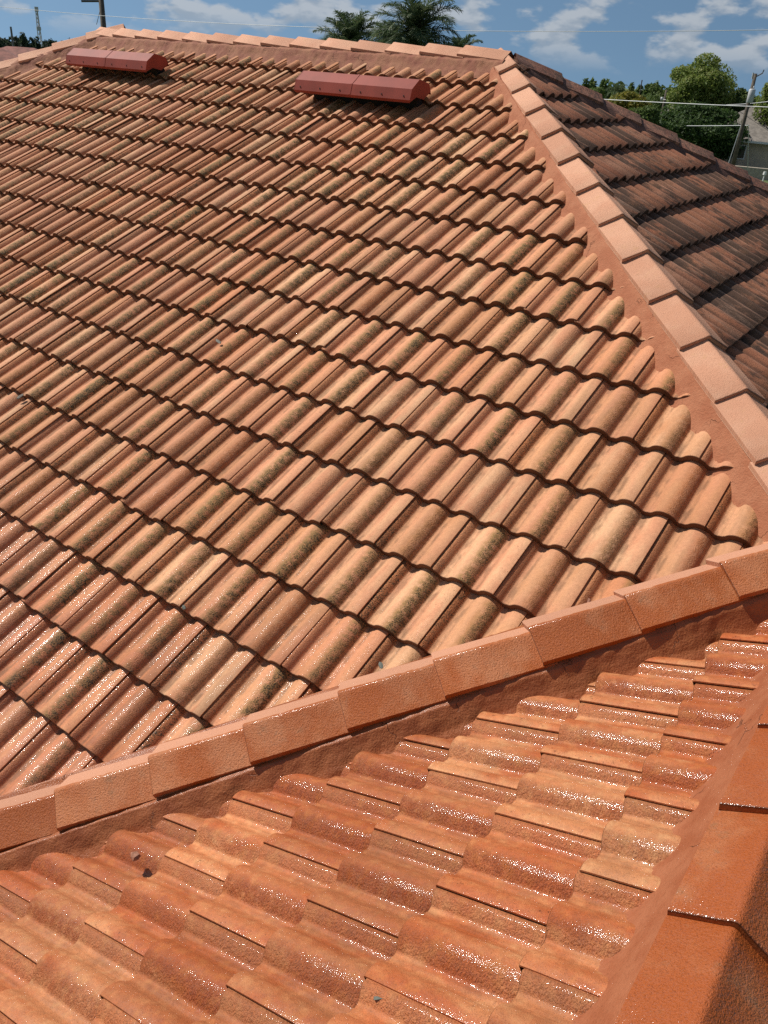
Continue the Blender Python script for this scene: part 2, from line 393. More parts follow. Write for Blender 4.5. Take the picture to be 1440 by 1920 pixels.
def inside(P, planes):
    """signed side of each vertical cutting plane a*x+b*y<=c (3D form also takes z)"""
    return [a * P[:, 0] + b * P[:, 1] - c for a, b, c in planes]
jit = random.Random(3)
def lay(FR, rows, cols, par, planes, kind, dx=0.0):
    """returns list of (matrix, world verts, cut planes) for the tiles of one slope"""
    res = []
    A = np.array(FR)
    for i in rows:
        for j in cols:
            if (i + j) % 2 != par: continue
            J = Matrix.Translation((j * W + OFF + dx + jit.gauss(0, 0.0012), -i * EXP + jit.gauss(0, 0.0036), abs(jit.gauss(0, 0.0012)))) \
                @ Matrix.Rotation(jit.gauss(0, 0.006), 4, 'Z') @ Matrix.Rotation(jit.gauss(0, 0.006), 4, 'Y')
            Mx = FR @ J; B = np.array(Mx)
            P = TV @ B[:3, :3].T + B[:3, 3]
            sides = inside(P, planes)
            if any((s >= 0).all() for s in sides): continue
            cut = [pl for pl, s in zip(planes, sides) if (s > 0).any()]
            res.append((Mx, P, cut))
    return res
def cut_mesh(P, cut, mat):
    """own mesh for a tile that was sawn to fit"""
    me = tile_mesh('roof_tile_cut'); me.materials.append(mat)
    me.vertices.foreach_set('co', P.astype(np.float32).ravel())
    bm = bmesh.new(); bm.from_mesh(me)
    for a, b, c in cut:
        l2 = a * a + b * b
        bmesh.ops.bisect_plane(bm, geom=bm.verts[:] + bm.edges[:] + bm.faces[:], plane_co=(a * c / l2, b * c / l2, 0), plane_no=(a, b, 0), clear_outer=True)
    bm.to_mesh(me); bm.free(); return me

SQ = math.sqrt(0.5)
planesM = [(CN[0], CN[1], CC - 0.122 / SQ), (1, -1, VALA - 0.20 / SQ), (-1, 1, -HIPG - 0.02), (0, 1, RIDGE_Y - 0.06), (0, -1, 5.6)]
planesF = [(-1, 1, -VALA - 0.105 / SQ), (1, 0, RIDGE_X - 0.145), (0, -1, 5.4)]
planesD = [(-CN[0], -CN[1], -CC - 0.03), (-1, 1, 3.60), (-1, 0, -RIDGE_X + 9.0), (0, -1, 1.3), (1, 0, 3.4)]
tilesM = lay(FM, range(-6, 18), range(-72, 16), 1, planesM, 'main')
tilesF = lay(FF, range(-2, 7), range(-12, 20), 1, planesF, 'fore', -OFF)
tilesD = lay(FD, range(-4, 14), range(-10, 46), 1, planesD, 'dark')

# ------------------------------------------------------------------ the house
house = empty('tiled_house', (0, 0, -5.2))
tag(house, 'low house with orange terracotta tiled hip roof filling the foreground', 'house')
def part(name, me, mat=None, parent=None):
    o = link(name, me, mat, parent or house); o.matrix_parent_inverse = (parent or house).matrix_world.inverted(); return o
bpy.context.view_layer.update()

def deck(name, pts, label):
    """flat boarding under one slope"""
    v = [Vector(p) for p in pts]; n = (v[1] - v[0]).cross(v[2] - v[0]).normalized()
    if n.z < 0: n = -n
    k = len(v); vv = [p - n * 0.075 for p in v] + [p - n * 0.115 for p in v]
    f = [tuple(range(k)), tuple(range(k, 2 * k))[::-1]] + [(i, (i + 1) % k, k + (i + 1) % k, k + i) for i in range(k)]
    me = mesh(name, vv, f); bm = bmesh.new(); bm.from_mesh(me); bmesh.ops.recalc_face_normals(bm, faces=bm.faces); bm.to_mesh(me); bm.free()
    o = part(name, me, M_DECK); o['label'] = label; return o
zM = lambda y: 0.5 * y
RY = RIDGE_Y
AX = HIPC - RY                                   # plan x of the ridge's near end
GX = HIPG + RY
EY = -5.6
dM = deck('roof_slope', [(AX, RY, zM(RY)), (GX, RY, zM(RY)), (HIPG + EY, EY, zM(EY)), (VALA + EY, EY, zM(EY)), (1.7165, 1.7165 - VALA, zM(1.7165 - VALA)), (HIPC + 1.5, -1.5, zM(-1.5))],
          'broad main roof slope of peach tiles streaked with mould')
dF = deck('roof_slope', [(1.7565, -1.5565, -0.77825), (VALA + EY, EY, zM(EY)), (VALA + EY, -5.61, 0.5 * (VALA + EY) - 1.6565), (RIDGE_X, -5.6, 0.5 * RIDGE_X - 1.6565), (RIDGE_X, -1.7, 0.5 * RIDGE_X - 1.6565)],
          'wet orange roof slope in the lower foreground')
dD = deck('roof_slope', [(AX, RY, 0.1 - 0.5 * AX), (RIDGE_X, -1.75, 0.1 - 0.5 * RIDGE_X), (RIDGE_X, -5.6, 0.1 - 0.5 * RIDGE_X), (3.4, -5.6, -1.6), (3.4, 7.0, -1.6)],
          'shaded roof slope of dark mildewed tiles behind the hip')
zB = lambda y: 0.95 - 0.5 * (y - RY)
deck('roof_slope', [(AX, RY, zB(RY)), (GX, RY, zB(RY)), (GX - 5.1, 7.0, zB(7.0)), (3.4, 7.0, zB(7.0))], 'back roof slope behind the ridge')
deck('roof_slope', [(GX, RY, zM(RY)), (GX - 5.1, 7.0, zB(7.0)), (GX - 7.5, 7.0, 0.95 - 0.5 * 7.5), (HIPG + EY, EY, zM(EY))], 'left end roof slope beyond the far hip')

def area(P):
    q = proj(P[[0, NP_ - 1, NP_ * 3, NP_ * 4 - 1]])
    if np.isnan(q).any(): return 0.0
    c = q.mean(0)
    if not (-70 < c[0] < 1510 and -40 < c[1] < 2010): return 0.0
    x, y = q[[0, 1, 3, 2]].T
    return 0.5 * abs(np.dot(x, np.roll(y, -1)) - np.dot(y, np.roll(x, -1)))
def build_tiles(sets, limit):
    allt = []
    for ts, dk, kind, mat, label in sets:
        for t in ts: allt.append((area(t[1]), t, dk, kind, mat))
    allt.sort(key=lambda a: -a[0])
    singles = [a for a in allt[:limit] if a[0] > 0]
    for a, (Mx, P, cut), dk, kind, mat in singles:
        nm = 'roof_tile' if kind != 'dark' else 'weathered_tile'
        if cut:
            o = link(nm, cut_mesh(P, cut, mat), None, dk)
        else:
            o = link(nm, SHARED[kind], None, dk); o.matrix_basis = Mx
    ns = len(singles)
    rest = {}
    for a in allt[ns:]: rest.setdefault(a[3], []).append(a)
    for kind, L in rest.items():
        V, F, U, Rn = [], [], [], []; base = 0; dk, mat = L[0][2], L[0][4]
        for a, (Mx, P, cut), *_ in L:
            r = jit.random()
            if cut:
                me = cut_mesh(P, cut, mat); k = len(me.vertices)
                if k:
                    co = np.zeros(k * 3); me.vertices.foreach_get('co', co); V.append(co.reshape(-1, 3))
                    uvd = np.zeros((k, 2))
                    for lp in me.loops: uvd[lp.vertex_index] = me.uv_layers[0].data[lp.index].uv
                    U.append(uvd); F += [tuple(base + i for i in p.vertices) for p in me.polygons]; Rn.append(np.full(k, r)); base += k
                bpy.data.meshes.remove(me)
            else:
                V.append(P); U.append(TUV); F += [tuple(base + i for i in f) for f in TF]; Rn.append(np.full(len(P), r)); base += len(P)
        me = mesh('roof_tiles_far', np.concatenate(V), F, True, np.concatenate(U), np.concatenate(Rn))
        nrm = np.array([p.normal.z for p in me.polygons])
        o = link('roof_tiles', me, mat, dk); o['kind'] = 'stuff'
    return ns
house_inv = house.matrix_world.inverted()
for d in (dM, dF, dD): d.matrix_parent_inverse = house_inv
n_main = build_tiles([(tilesM, dM, 'main', M_MAIN, ''), (tilesF, dF, 'fore', M_FORE, '')], 300)
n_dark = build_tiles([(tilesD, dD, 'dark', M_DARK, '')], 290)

# ------------------------------------------------------------------ cap tiles and their mortar
def cap_geo(h, drop, L):
    P = [(-h, -drop), (-h * 0.60, -drop * 0.605), (-h * 0.16, -drop * 0.165), (-h * 0.07, -drop * 0.045), (0, 0), (h * 0.07, -drop * 0.045), (h * 0.16, -drop * 0.165), (h * 0.60, -drop * 0.605), (h, -drop)]
    t = 0.025; V, F, U = [], [], []; ys = [0.0, 0.006, L * 0.5, L]; n = len(P)
    def prof_at(y, k):
        sc = 1.0 - 0.03 * y / L
        return [(x * sc, z - 0.028 * y / L - k) for x, z in P]
    for yi, y in enumerate(ys):
        for x, z in prof_at(y, 0.004 if yi == 0 else 0.0): V.append((x, y, z)); U.append((x, y))
    for yi in range(len(ys) - 1):
        for i in range(n - 1): a = yi * n + i; F.append((a, a + 1, a + n + 1, a + n))
    nt = len(V)
    a = len(V)
    for x, z in prof_at(0, 0.004): V.append((x, 0, z)); U.append((x, 0))
    for x, z in prof_at(0, t): V.append((x * 0.97, 0.002, z)); U.append((x, 0.01))
    for x, z in prof_at(L, t): V.append((x * 0.97, L, z)); U.append((x, L))
    for i in range(n - 1):
        F.append((a + n + i, a + n + i + 1, a + i + 1, a + i)); F.append((a + 2 * n + i, a + 2 * n + i + 1, a + n + i + 1, a + n + i))
    for i, k in ((0, 1), (n - 1, -1)):                 # the two long edges
        e = len(V)
        for yi, y in enumerate(ys):
            x, z = prof_at(y, 0.004 if yi == 0 else 0.0)[i]; V += [(x, y, z), (x * 0.97, y, z - t + 0.004)]; U += [(x, y), (x, y)]
        for yi in range(len(ys) - 1):
            q = (e + 2 * yi, e + 2 * yi + 2, e + 2 * yi + 3, e + 2 * yi + 1); F.append(q if k == 1 else q[::-1])
    me = mesh('cap_tile', V, F, False, U); me.polygons.foreach_set('use_smooth', [max(f) < nt for f in F])
    return me
def run_frame(p, up):
    up = Vector(up).normalized(); ex = up.cross(Vector((0, 0, 1))).normalized(); return frame(p, ex, up)
def caps(me, mat, start, updir, ls, zs):
    """lay caps with their butts at distance ls down the run; zs = apex height over the run"""
    m2 = me.copy(); m2.materials.clear(); m2.materials.append(mat)
    up = Vector(updir); hor = Vector((up.x, up.y, 0)).normalized(); slope = up.z / math.hypot(up.x, up.y)
    for i, l in enumerate(ls):
        z = zs(l); dzs = (zs(l) - zs(l - 0.3)) / 0.3
        p = Vector(start) - hor * l + Vector((0, 0, -slope * l + z))
        u = (hor + Vector((0, 0, slope - dzs))).normalized()
        Mx = run_frame(p, u) @ Matrix.Rotation(jit.gauss(0, 0.006), 4, 'Z') @ Matrix.Rotation(jit.gauss(0, 0.010), 4, 'Y') @ Matrix.Translation((jit.gauss(0, 0.003), 0, jit.gauss(0, 0.002)))
        o = link('cap_tile', m2, None, house); o.matrix_parent_inverse = house_inv; o.matrix_basis = Mx
def mortar(mat, start, updir, l0, l1, sec, label, seed=0, amp=0.006, step=0.016):
    """a trowelled bed: sec(l) gives (s, z) points across the run, s to the right facing uphill"""
    up = Vector(updir); hor = Vector((up.x, up.y, 0)).normalized(); slope = up.z / math.hypot(up.x, up.y)
    ex = hor.cross(Vector((0, 0, 1)))
    n = int((l1 - l0) / step) + 1; V = []; F = []
    for i in range(n + 1):
        l = l0 + (l1 - l0) * i / n
        pts = sec(l); fine = []
        for a, b in zip(pts[:-1], pts[1:]):
            k = max(1, int(math.hypot(b[0] - a[0], b[1] - a[1]) / 0.014))
            k = min(k, 6)
            fine += [(a[0] + (b[0] - a[0]) * j / 6, a[1] + (b[1] - a[1]) * j / 6) for j in range(6)]
        fine.append(pts[-1]); m = len(fine)
        for s, z in fine:
            q = Vector((l * 9 + seed, s * 9, seed)); nz = mnoise.noise(q) * amp + mnoise.noise(q * 3.1) * amp * 0.7 + mnoise.noise(q * 9) * amp * 0.25
            V.append(Vector(start) - hor * l + ex * (s + nz * 0.8) + Vector((0, 0, -slope * l + z + nz)))
    for i in range(n):
        for j in range(m - 1): a = i * m + j; F.append((a, a + m, a + m + 1, a + 1))
    me = mesh('mortar_bed', V, F, True); o = part('mortar_bed', me, mat); o['label'] = label
    return o
lerp = lambda a, b, t: a + (b - a) * min(1, max(0, t))

CAPM = cap_geo(0.126, 0.068, 0.43)
# main ridge (butts face left, so "uphill" is to the right)
caps(CAPM, M_CAPDRY, (AX + 0.02, RY, 0.95), (1, 0, 0), [0.42 + 0.365 * i for i in range(14)], lambda l: 0.065)
mortar(M_MORTR, (AX, RY, 0.95), (1, 0, 0), -0.05, -GX + AX + 0.05, lambda l: [(0.25, -0.17), (0.185, -0.095), (0.150, -0.045), (0.115, -0.028), (0.09, -0.026), (0, 0.0), (-0.09, -0.026), (-0.15, -0.06), (-0.25, -0.2)],
       'reddish mortar under the main ridge caps', 3)
# hip C between the main slope and the shaded slope
CUP = (-1.0184, 0.9816, 0.5)
C0 = (AX, RY, 0.95 - 0.03)
zc = lambda l: lerp(0.070, 0.195, l / 4.6)
lc = [0.26 + 0.384 * k for k in range(13)]
caps(CAPM, M_CAPDRY, C0, CUP, lc[::-1], zc)
def secC(l):
    e = zc(l) - 0.072; t = l / 4.6
    return [(-0.225, -0.13), (-0.180, -0.078), (-0.157, -0.036), (-0.136, lerp(-0.012, 0.016, t)), (-0.112, e - 0.030), (-0.09, e - 0.030), (0, zc(l) - 0.06), (0.09, e - 0.008), (0.118, e - 0.018), (0.16, -0.04), (0.26, -0.16)]
mortar(M_MORT, C0, CUP, -0.08, 4.9, secC, 'salmon mortar along the near hip', 11)
# hip E between the shaded slope and the back slope
caps(CAPM, M_CAPDARK, (AX + 0.07, RY, 0.95), (-1, -1, 0.5), [0.42 + 0.37 * k for k in range(11)], lambda l: 0.06)
mortar(M_MORTD, (AX + 0.07, RY, 0.95), (-1, -1, 0.5), 0.0, 4.4, lambda l: [(-0.26, -0.2), (-0.15, -0.06), (-0.105, -0.02), (0, 0.03), (0.105, -0.02), (0.13, -0.05), (0.18, -0.10), (0.26, -0.17)], 'blackened mortar under the far hip caps', 17)
# hip G at the far left
caps(CAPM, M_CAPDRY, (GX, RY, 0.95), (1, 1, 0.5), [0.22 + 0.37 * k for k in range(9)], lambda l: 0.075)
mortar(M_MORTR, (GX, RY, 0.95), (1, 1, 0.5), -0.05, 3.6, lambda l: [(0.28, -0.16), (0.20, -0.095), (0.14, -0.03), (0.10, 0.0), (0, 0.035), (-0.10, 0.0), (-0.16, -0.06), (-0.26, -0.18)], 'brown mortar under the left hip caps', 23)
# line A where the main slope meets the foreground slope
A0 = (1.6565 - 0.04 * SQ, -1.6565 + 0.04 * SQ, -0.82825)
AUP = (1, 1, 0.5)
za = lambda l: lerp(0.215, 0.165, (l - 0.3) / 2.6)
la = [-0.02 + 0.352 * k for k in range(12)]
caps(CAPM, M_CAPHALF, A0, AUP, la[::-1], za)
def secA(l):
    e = za(l) - 0.072; t = (l - 0.3) / 2.6
    return [(-0.25, 0.010), (-0.19, 0.040), (-0.152, 0.085), (-0.112, e - 0.026), (-0.09, e - 0.030), (0, za(l) - 0.075), (0.09, e - 0.034), (0.112, e - 0.030), (0.136, lerp(0.095, 0.070, t)), (0.160, lerp(0.055, 0.050, t)), (0.190, 0.018), (0.23, -0.012), (0.28, -0.03)]
mortar(M_MORTW, A0, AUP, -0.2, 4.2, lambda l: [(s, z) for s, z in secA(l)], 'dark wet mortar beside the foreground caps', 29, 0.005)
# wing ridge B under the camera
B0 = (RIDGE_X, -1.6, -0.69)
lb = [-2.7177 + 0.36 * k for k in range(-3, 6)]
caps(cap_geo(0.124, 0.070, 0.43), M_CAPWET, (RIDGE_X, -1.6, -0.735), (0, 1, 0), [1.1176 - 0.358 * 2 + 0.358 * k for k in range(9)][::-1], lambda l: 0.105)
mortar(M_MORTB, (RIDGE_X, -1.6, -0.735), (0, 1, 0), -0.1, 3.6, lambda l: [(-0.26, -0.205), (-0.200, -0.150), (-0.170, -0.100), (-0.146, -0.045), (-0.118, 0.016), (-0.09, 0.024), (0, 0.05), (0.09, 0.024), (0.118, 0.012), (0.2, -0.1), (0.33, -0.27)],
       'brownish mortar beside the wide foreground ridge caps', 37, 0.008)

# walls of the house below the eaves
wb = MB()
wb.box((-13.0, -5.0, -5.2), (1.4, -4.9, -2.95)); wb.box((2.8, -5.2, -5.2), (2.9, 6.2, -1.75)); wb.box((-13.0, 6.1, -5.2), (2.7, 6.2, -1.75)); wb.box((-13.1, -4.85, -5.2), (-13.0, 6.05, -3.0))
wo = wb.build('wall', M_WALL, house); wo.matrix_parent_inverse = house_inv

# ------------------------------------------------------------------ roof vents
def vent(x0, x1, ylip, label):
    v = empty('roof_vent', FM @ Vector(((x0 + x1) / 2, ylip, 0))); tag(v, label, 'roof vent', 'red metal roof vents')
    bpy.context.view_layer.update(); inv = v.matrix_world.inverted()
    def fin(o): o.matrix_parent_inverse = inv; return o
    T = 0.004
    pr = [(0.0, 0.084), (-0.004, 0.100), (0.050, 0.158), (0.165, 0.176), (0.275, 0.092), (0.275, 0.012)]
    pr = [(y + ylip, z) for y, z in pr]
    shell = pr + [(y + 0.004, z - 0.005) for y, z in pr[::-1]]
    fin(MB().prism(shell, x0, x1, FM).build('hood', M_VENT, v))
    for xx in (x0 - 0.004, x1 - 0.001):
        e = [(y, z + 0.001) for y, z in pr[:-1]] + [(ylip + 0.277, 0.03), (ylip + 0.17, 0.02), (ylip + 0.085, 0.080)]
        fin(MB().prism(e, xx, xx + 0.005, FM).build('end_plate', M_VENT, v))
    fin(MB().box((x0 + 0.05, ylip + 0.15, -0.05), (x1 - 0.05, ylip + 0.25, 0.115), FM).build('throat', M_BLACK, v))  # solid black box standing in for the shade inside the opening
    fin(MB().box((x0 + 0.006, ylip + 0.0005, 0.076), (x1 - 0.006, ylip + 0.006, 0.0845), FM).build('drip_edge', M_VENT, v))
    for k in range(6):                                   # fixings along the hood's fold
        xx = x0 + 0.06 + (x1 - x0 - 0.12) * k / 5; c0 = FM @ Vector((xx, ylip + 0.014, 0.1195)); nn = (FM.to_3x3() @ Vector((0, -0.73, 0.68))).normalized()
        fin(MB().tube([c0 - nn * 0.002, c0 + nn * 0.004], [0.007, 0.005], 6).build('screw', M_BLACK, v))
    for xx in (x0 + (x1 - x0) * 0.5,):
        sm = [(y, z + 0.003) for y, z in pr[1:5]] + [(y, z - 0.004) for y, z in pr[1:5][::-1]]
        fin(MB().prism(sm, xx - 0.009, xx + 0.009, FM).build('seam_strip', M_VENT, v))
    return v
CY = 1 / CP
vent(-3.25, -2.09, 1.03 * CY, 'long red metal roof vent nearer the pink hip')
vent(-6.46, -5.22, 1.12 * CY, 'red metal roof vent near the far left hip')

# ------------------------------------------------------------------ chips and leaves lying on the roof
M_CHIP = simple('tile_chip', (0.28, 0.12, 0.07), 0.8, 0.2, 40); M_CHIPD = simple('dark_chip', (0.10, 0.11, 0.09), 0.8, 0.2, 40); M_LEAF = simple('dry_leaf', (0.10, 0.085, 0.06), 0.7, 0.2, 30)
def chip(name, p, nrm, size, mat, label, cat, seed):
    r = random.Random(seed); bm = bmesh.new(); bmesh.ops.create_icosphere(bm, subdivisions=1, radius=1.0)
    for v in bm.verts: v.co = Vector((v.co.x * size[0], v.co.y * size[1], v.co.z * size[2])) * r.uniform(0.75, 1.2)
    me = bpy.data.meshes.new(name); bm.to_mesh(me); bm.free()
    o = link(name, me, mat); q = Vector(nrm).to_track_quat('Z', 'Y'); o.rotation_euler = (q.to_matrix() @ Matrix.Rotation(r.uniform(0, 6), 3, 'Z')).to_euler()
    o.location = Vector(p) + Vector(nrm) * size[2] * 0.6; tag(o, label, cat); return o
NF = Vector((-SP, 0, CP)); NM = Vector((0, -SP, CP))
chip('tile_fragment', (0.185, -3.646, -1.565), NF, (0.026, 0.017, 0.016), M_CHIP, 'small brown broken piece lying on a wet tile near the valley', 'fragment', 1)
chip('tile_fragment', (0.40, -2.58, -1.30), NM, (0.020, 0.010, 0.006), M_CHIPD, 'dark grey chip between tile ends and foreground caps', 'fragment', 2)
chip('tile_fragment', (0.99, -2.01, -1.02), NM, (0.022, 0.009, 0.006), M_CHIP, 'orange chip on mortar above the foreground caps', 'fragment', 3)
chip('tile_fragment', (1.25, -3.762, -1.065), NF, (0.020, 0.022, 0.006), M_CHIPD, 'square grey chip on wet tile at bottom of picture', 'fragment', 4)
chip('dead_leaf', (-1.726, -1.396, -0.70), NM, (0.030, 0.012, 0.004), M_LEAF, 'small dark leaf in the middle of the main slope', 'leaf', 5)
chip('dead_leaf', (-2.646, -2.174, -1.095), NM, (0.030, 0.016, 0.006), M_LEAF, 'curled grey leaf at left edge of the main slope', 'leaf', 6)
chip('tile_fragment', (-0.575, -2.744, -1.385), NM, (0.020, 0.010, 0.006), M_CHIPD, 'mossy chip stuck on the lower main slope', 'fragment', 7)

# ------------------------------------------------------------------ ground
GZ = -5.2
def ground_mat():
    m, g, b = mat_new('lawn')
    p = g.new('ShaderNodeNewGeometry').outputs['Position']
    n = g.noise(p, 0.35, 5.0, 0.65); f = g.noise(p, 4.0, 4.0, 0.7)
    c = g.mix(g.ss(n, 0.35, 0.65), (0.075, 0.105, 0.028), (0.11, 0.135, 0.04)); c = g.mix(g.mul(g.ss(f, 0.5, 0.7), 0.6), c, (0.05, 0.075, 0.02))
    g.put(b.inputs['Base Color'], c); b.inputs['Roughness'].default_value = 0.95; g.l.new(g.bump(f, 0.15), b.inputs['Normal'])
    return m
S = 6000
gr = link('ground', mesh('ground', [(-S, -S, GZ), (S, -S, GZ), (S, S, GZ), (-S, S, GZ)], [(0, 1, 2, 3)]), ground_mat()); gr['kind'] = 'structure'

# ------------------------------------------------------------------ foliage
def leaf_mat(name, a, b_, c_):
    m, g, b = mat_new(name)
    r = g.new('ShaderNodeAttribute', attribute_name='tile_rnd').outputs['Fac']
    c = g.mix(g.ss(r, 0.0, 0.6), a, b_); c = g.mix(g.ss(r, 0.7, 1.0), c, c_)
    g.put(b.inputs['Base Color'], c); b.inputs['Roughness'].default_value = 0.6
    b.inputs['Specular IOR Level'].default_value = 0.25
    tr = g.new('ShaderNodeBsdfTranslucent'); g.put(tr.inputs[0], c); mx = g.new('ShaderNodeMixShader'); mx.inputs[0].default_value = 0.40
    g.l.new(b.outputs[0], mx.inputs[1]); g.l.new(tr.outputs[0], mx.inputs[2]); g.l.new(mx.outputs[0], g.n['Material Output'].inputs[0])
    return m
L_LIGHT = leaf_mat('leaf_light', (0.12, 0.175, 0.035), (0.18, 0.235, 0.048), (0.28, 0.29, 0.10))
L_DARK = leaf_mat('leaf_dark', (0.028, 0.055, 0.014), (0.045, 0.085, 0.02), (0.08, 0.13, 0.03))
L_YEL = leaf_mat('leaf_yellow', (0.15, 0.15, 0.026), (0.23, 0.20, 0.03), (0.12, 0.15, 0.03))
L_MID = leaf_mat('leaf_mid', (0.07, 0.11, 0.028), (0.10, 0.15, 0.036), (0.15, 0.19, 0.05))
L_PALM = leaf_mat('palm_leaflet', (0.045, 0.075, 0.034), (0.085, 0.125, 0.055), (0.24, 0.24, 0.12))
L_FAR = leaf_mat('leaf_far', (0.030, 0.045, 0.026), (0.04, 0.058, 0.030), (0.05, 0.07, 0.035))
M_BARK = simple('bark', (0.11, 0.085, 0.06), 0.9, 0.2, 8, 0.01, 20)
def leaves(centers, radii, count, size, r, flat=0.0):
    """leaf faces spread through lumpy clumps"""
    centers = np.asarray(centers, float); radii = np.asarray(radii, float)
    wgt = (radii[:, 0] * radii[:, 2]) ** 1.0; wgt = wgt / wgt.sum()
    k = r.choice(len(centers), count, p=wgt)
    d = r.normal(size=(count, 3)); d /= np.linalg.norm(d, axis=1)[:, None]
    rad = r.uniform(0.55, 1.06, count) ** 0.6
    c = centers[k] + d * radii[k] * rad[:, None]
    if len(centers) < 100:                       # loose leaves between the clumps
        lo = r.random(count) < 0.22; mid = centers.mean(0); ext = np.abs(centers - mid).max(0) + radii.mean(0) * 0.7
        c[lo] = mid + d[lo] * ext * (r.random(lo.sum()) ** 0.4)[:, None]
    n = d * 0.9 + r.normal(size=(count, 3)) * 0.75 + np.array([0, 0, 0.35]); n /= np.linalg.norm(n, axis=1)[:, None]
    t = np.cross(n, r.normal(size=(count, 3))); t /= np.linalg.norm(t, axis=1)[:, None]; b = np.cross(n, t)
    s = size * r.uniform(0.55, 1.3, count)[:, None]
    V = np.stack([c - t * s, c - b * s * 0.5 + n * s * 0.12, c + t * s, c + b * s * 0.5 + n * s * 0.12], 1).reshape(-1, 3)
    F = np.arange(count * 4).reshape(-1, 4)
    rn = np.repeat(np.clip(0.5 + 0.28 * r.normal(size=count) + 0.18 * d[:, 2], 0, 1), 4)
    return V, F, rn
def clumps(c, rx, rz, n, r, lump=0.42):
    C, Rr = [], []
    for i in range(n):
        d = r.normal(size=3); d /= np.linalg.norm(d); q = r.uniform(0.35, 0.82)
        C.append((c[0] + d[0] * rx * q, c[1] + d[1] * rx * q, c[2] + d[2] * rz * q)); f = lump * r.uniform(0.6, 1.15)
        Rr.append((rx * f, rx * f, rz * f * 0.9))
    return C, Rr
def tree(name, px, py, dist, wpx, hpx, mat, label, group, count, size, n=22, seed=0, lump=0.42, trunk=True):
    r = np.random.default_rng(seed); c = at(px, py, dist); d = ray(px, py); sc = dist / math.hypot(d[0], d[1]) / FPX * 0.97
    rx, rz = wpx * sc, hpx * sc
    t = tag(empty(name, (c.x, c.y, GZ)), label, 'tree', group)
    C, Rr = clumps(c, rx, rz, n, r, lump)
    V, F, rn = leaves(C, Rr, int(count * 2.6), size * 0.60, r)
    def fin(o): o.matrix_parent_inverse = Matrix.Translation((-c.x, -c.y, -GZ)); return o
    fin(link('crown', mesh('crown', V, F, False, None, rn), mat, t))
    mb = MB(); th = max(0.12, rx * 0.055); base = Vector((c.x, c.y, GZ)); top = Vector((c.x, c.y, c.z - rz * 0.35))
    mb.tube([base, base.lerp(top, 0.5) + Vector((th * 0.6, 0, 0)), top], [th * 1.3, th, th * 0.75], 8)
    for i in range(0, min(n, 12)):
        e = Vector(C[i]); mb.tube([base.lerp(top, 0.75), base.lerp(top, 0.9).lerp(e, 0.45) + Vector((0, 0, rz * 0.06)), e], [th * 0.5, th * 0.3, th * 0.1], 5)
    fin(mb.build('trunk', M_BARK, t, True))
    return t
GT = 'trees beyond the roof'
tree('shade_tree', 1316, 176, 96, 86, 66, L_LIGHT, 'tall round light green tree rising behind the dark tree', GT, 11000, 0.28, 60, 1, 0.24)
tree('shade_tree', 1296, 252, 86, 116, 62, L_DARK, 'broad dark green tree with layered branches beside the pole', GT, 13000, 0.27, 64, 2, 0.22)
tree('shade_tree', 1462, 200, 90, 58, 62, L_LIGHT, 'light green tree cut by the right picture edge', GT, 5000, 0.28, 34, 3, 0.26)
tree('shade_tree', 1393, 205, 96, 30, 34, L_MID, 'small green tree just left of the transformer pole', GT, 2600, 0.26, 12, 4)
tree('shade_tree', 1115, 182, 100, 34, 26, L_MID, 'small green tree showing above the dark hip caps', GT, 2600, 0.26, 12, 5)
tree('shade_tree', 1172, 205, 88, 52, 36, L_YEL, 'yellow green bushy tree next to the dark hip', GT, 4600, 0.25, 34, 6, 0.26)
tree('shade_tree', 1236, 190, 120, 34, 34, L_MID, 'thin airy grey green tree between yellow and dark trees', GT, 1700, 0.28, 12, 7, 0.34)
tree('shade_tree', 1205, 228, 82, 42, 30, L_MID, 'low green tree under the small wooden pole', GT, 3600, 0.24, 14, 8)
tree('shade_tree', 1420, 262, 90, 26, 30, L_DARK, 'dark tree branch mass against the tan house', GT, 1600, 0.24, 10, 9)
# far woods: one mass on the skyline
def woods(name, px0, px1, py, dist, hpx, n, count, seed, label, mat, size):
    r = np.random.default_rng(seed); C, Rr = [], []
    for i in range(n):
        p = px0 + (px1 - px0) * (i + r.uniform(0, 1)) / n
        c = at(p, py + (p - 0) * 0.0719, dist * r.uniform(0.93, 1.1)); d = ray(p, 100); sc = dist / math.hypot(d[0], d[1]) / FPX
        h = hpx * sc * r.uniform(0.55, 1.25); wv = hpx * sc * r.uniform(0.35, 0.6)
        for k in range(3): C.append((c.x, c.y, GZ + (c.z - GZ) * 0.3 + h * (0.25 + 0.35 * k))); Rr.append((wv * (1 - 0.25 * k), wv * (1 - 0.25 * k), h * 0.4))
    V, F, rn = leaves(C, Rr, count, size, r)
    o = link(name, mesh(name, V, F, False, None, rn), mat); o['kind'] = 'stuff'; o['label'] = label; o['category'] = 'woods'
    return o
woods('distant_woods', -60, 150, 76, 330, 24, 46, 9000, 21, 'dark row of distant trees on the left skyline', L_FAR, 0.75)
woods('distant_treeline', 1040, 1560, 82, 260, 26, 60, 12000, 22, 'continuous green treeline on the right skyline', L_MID, 0.75)

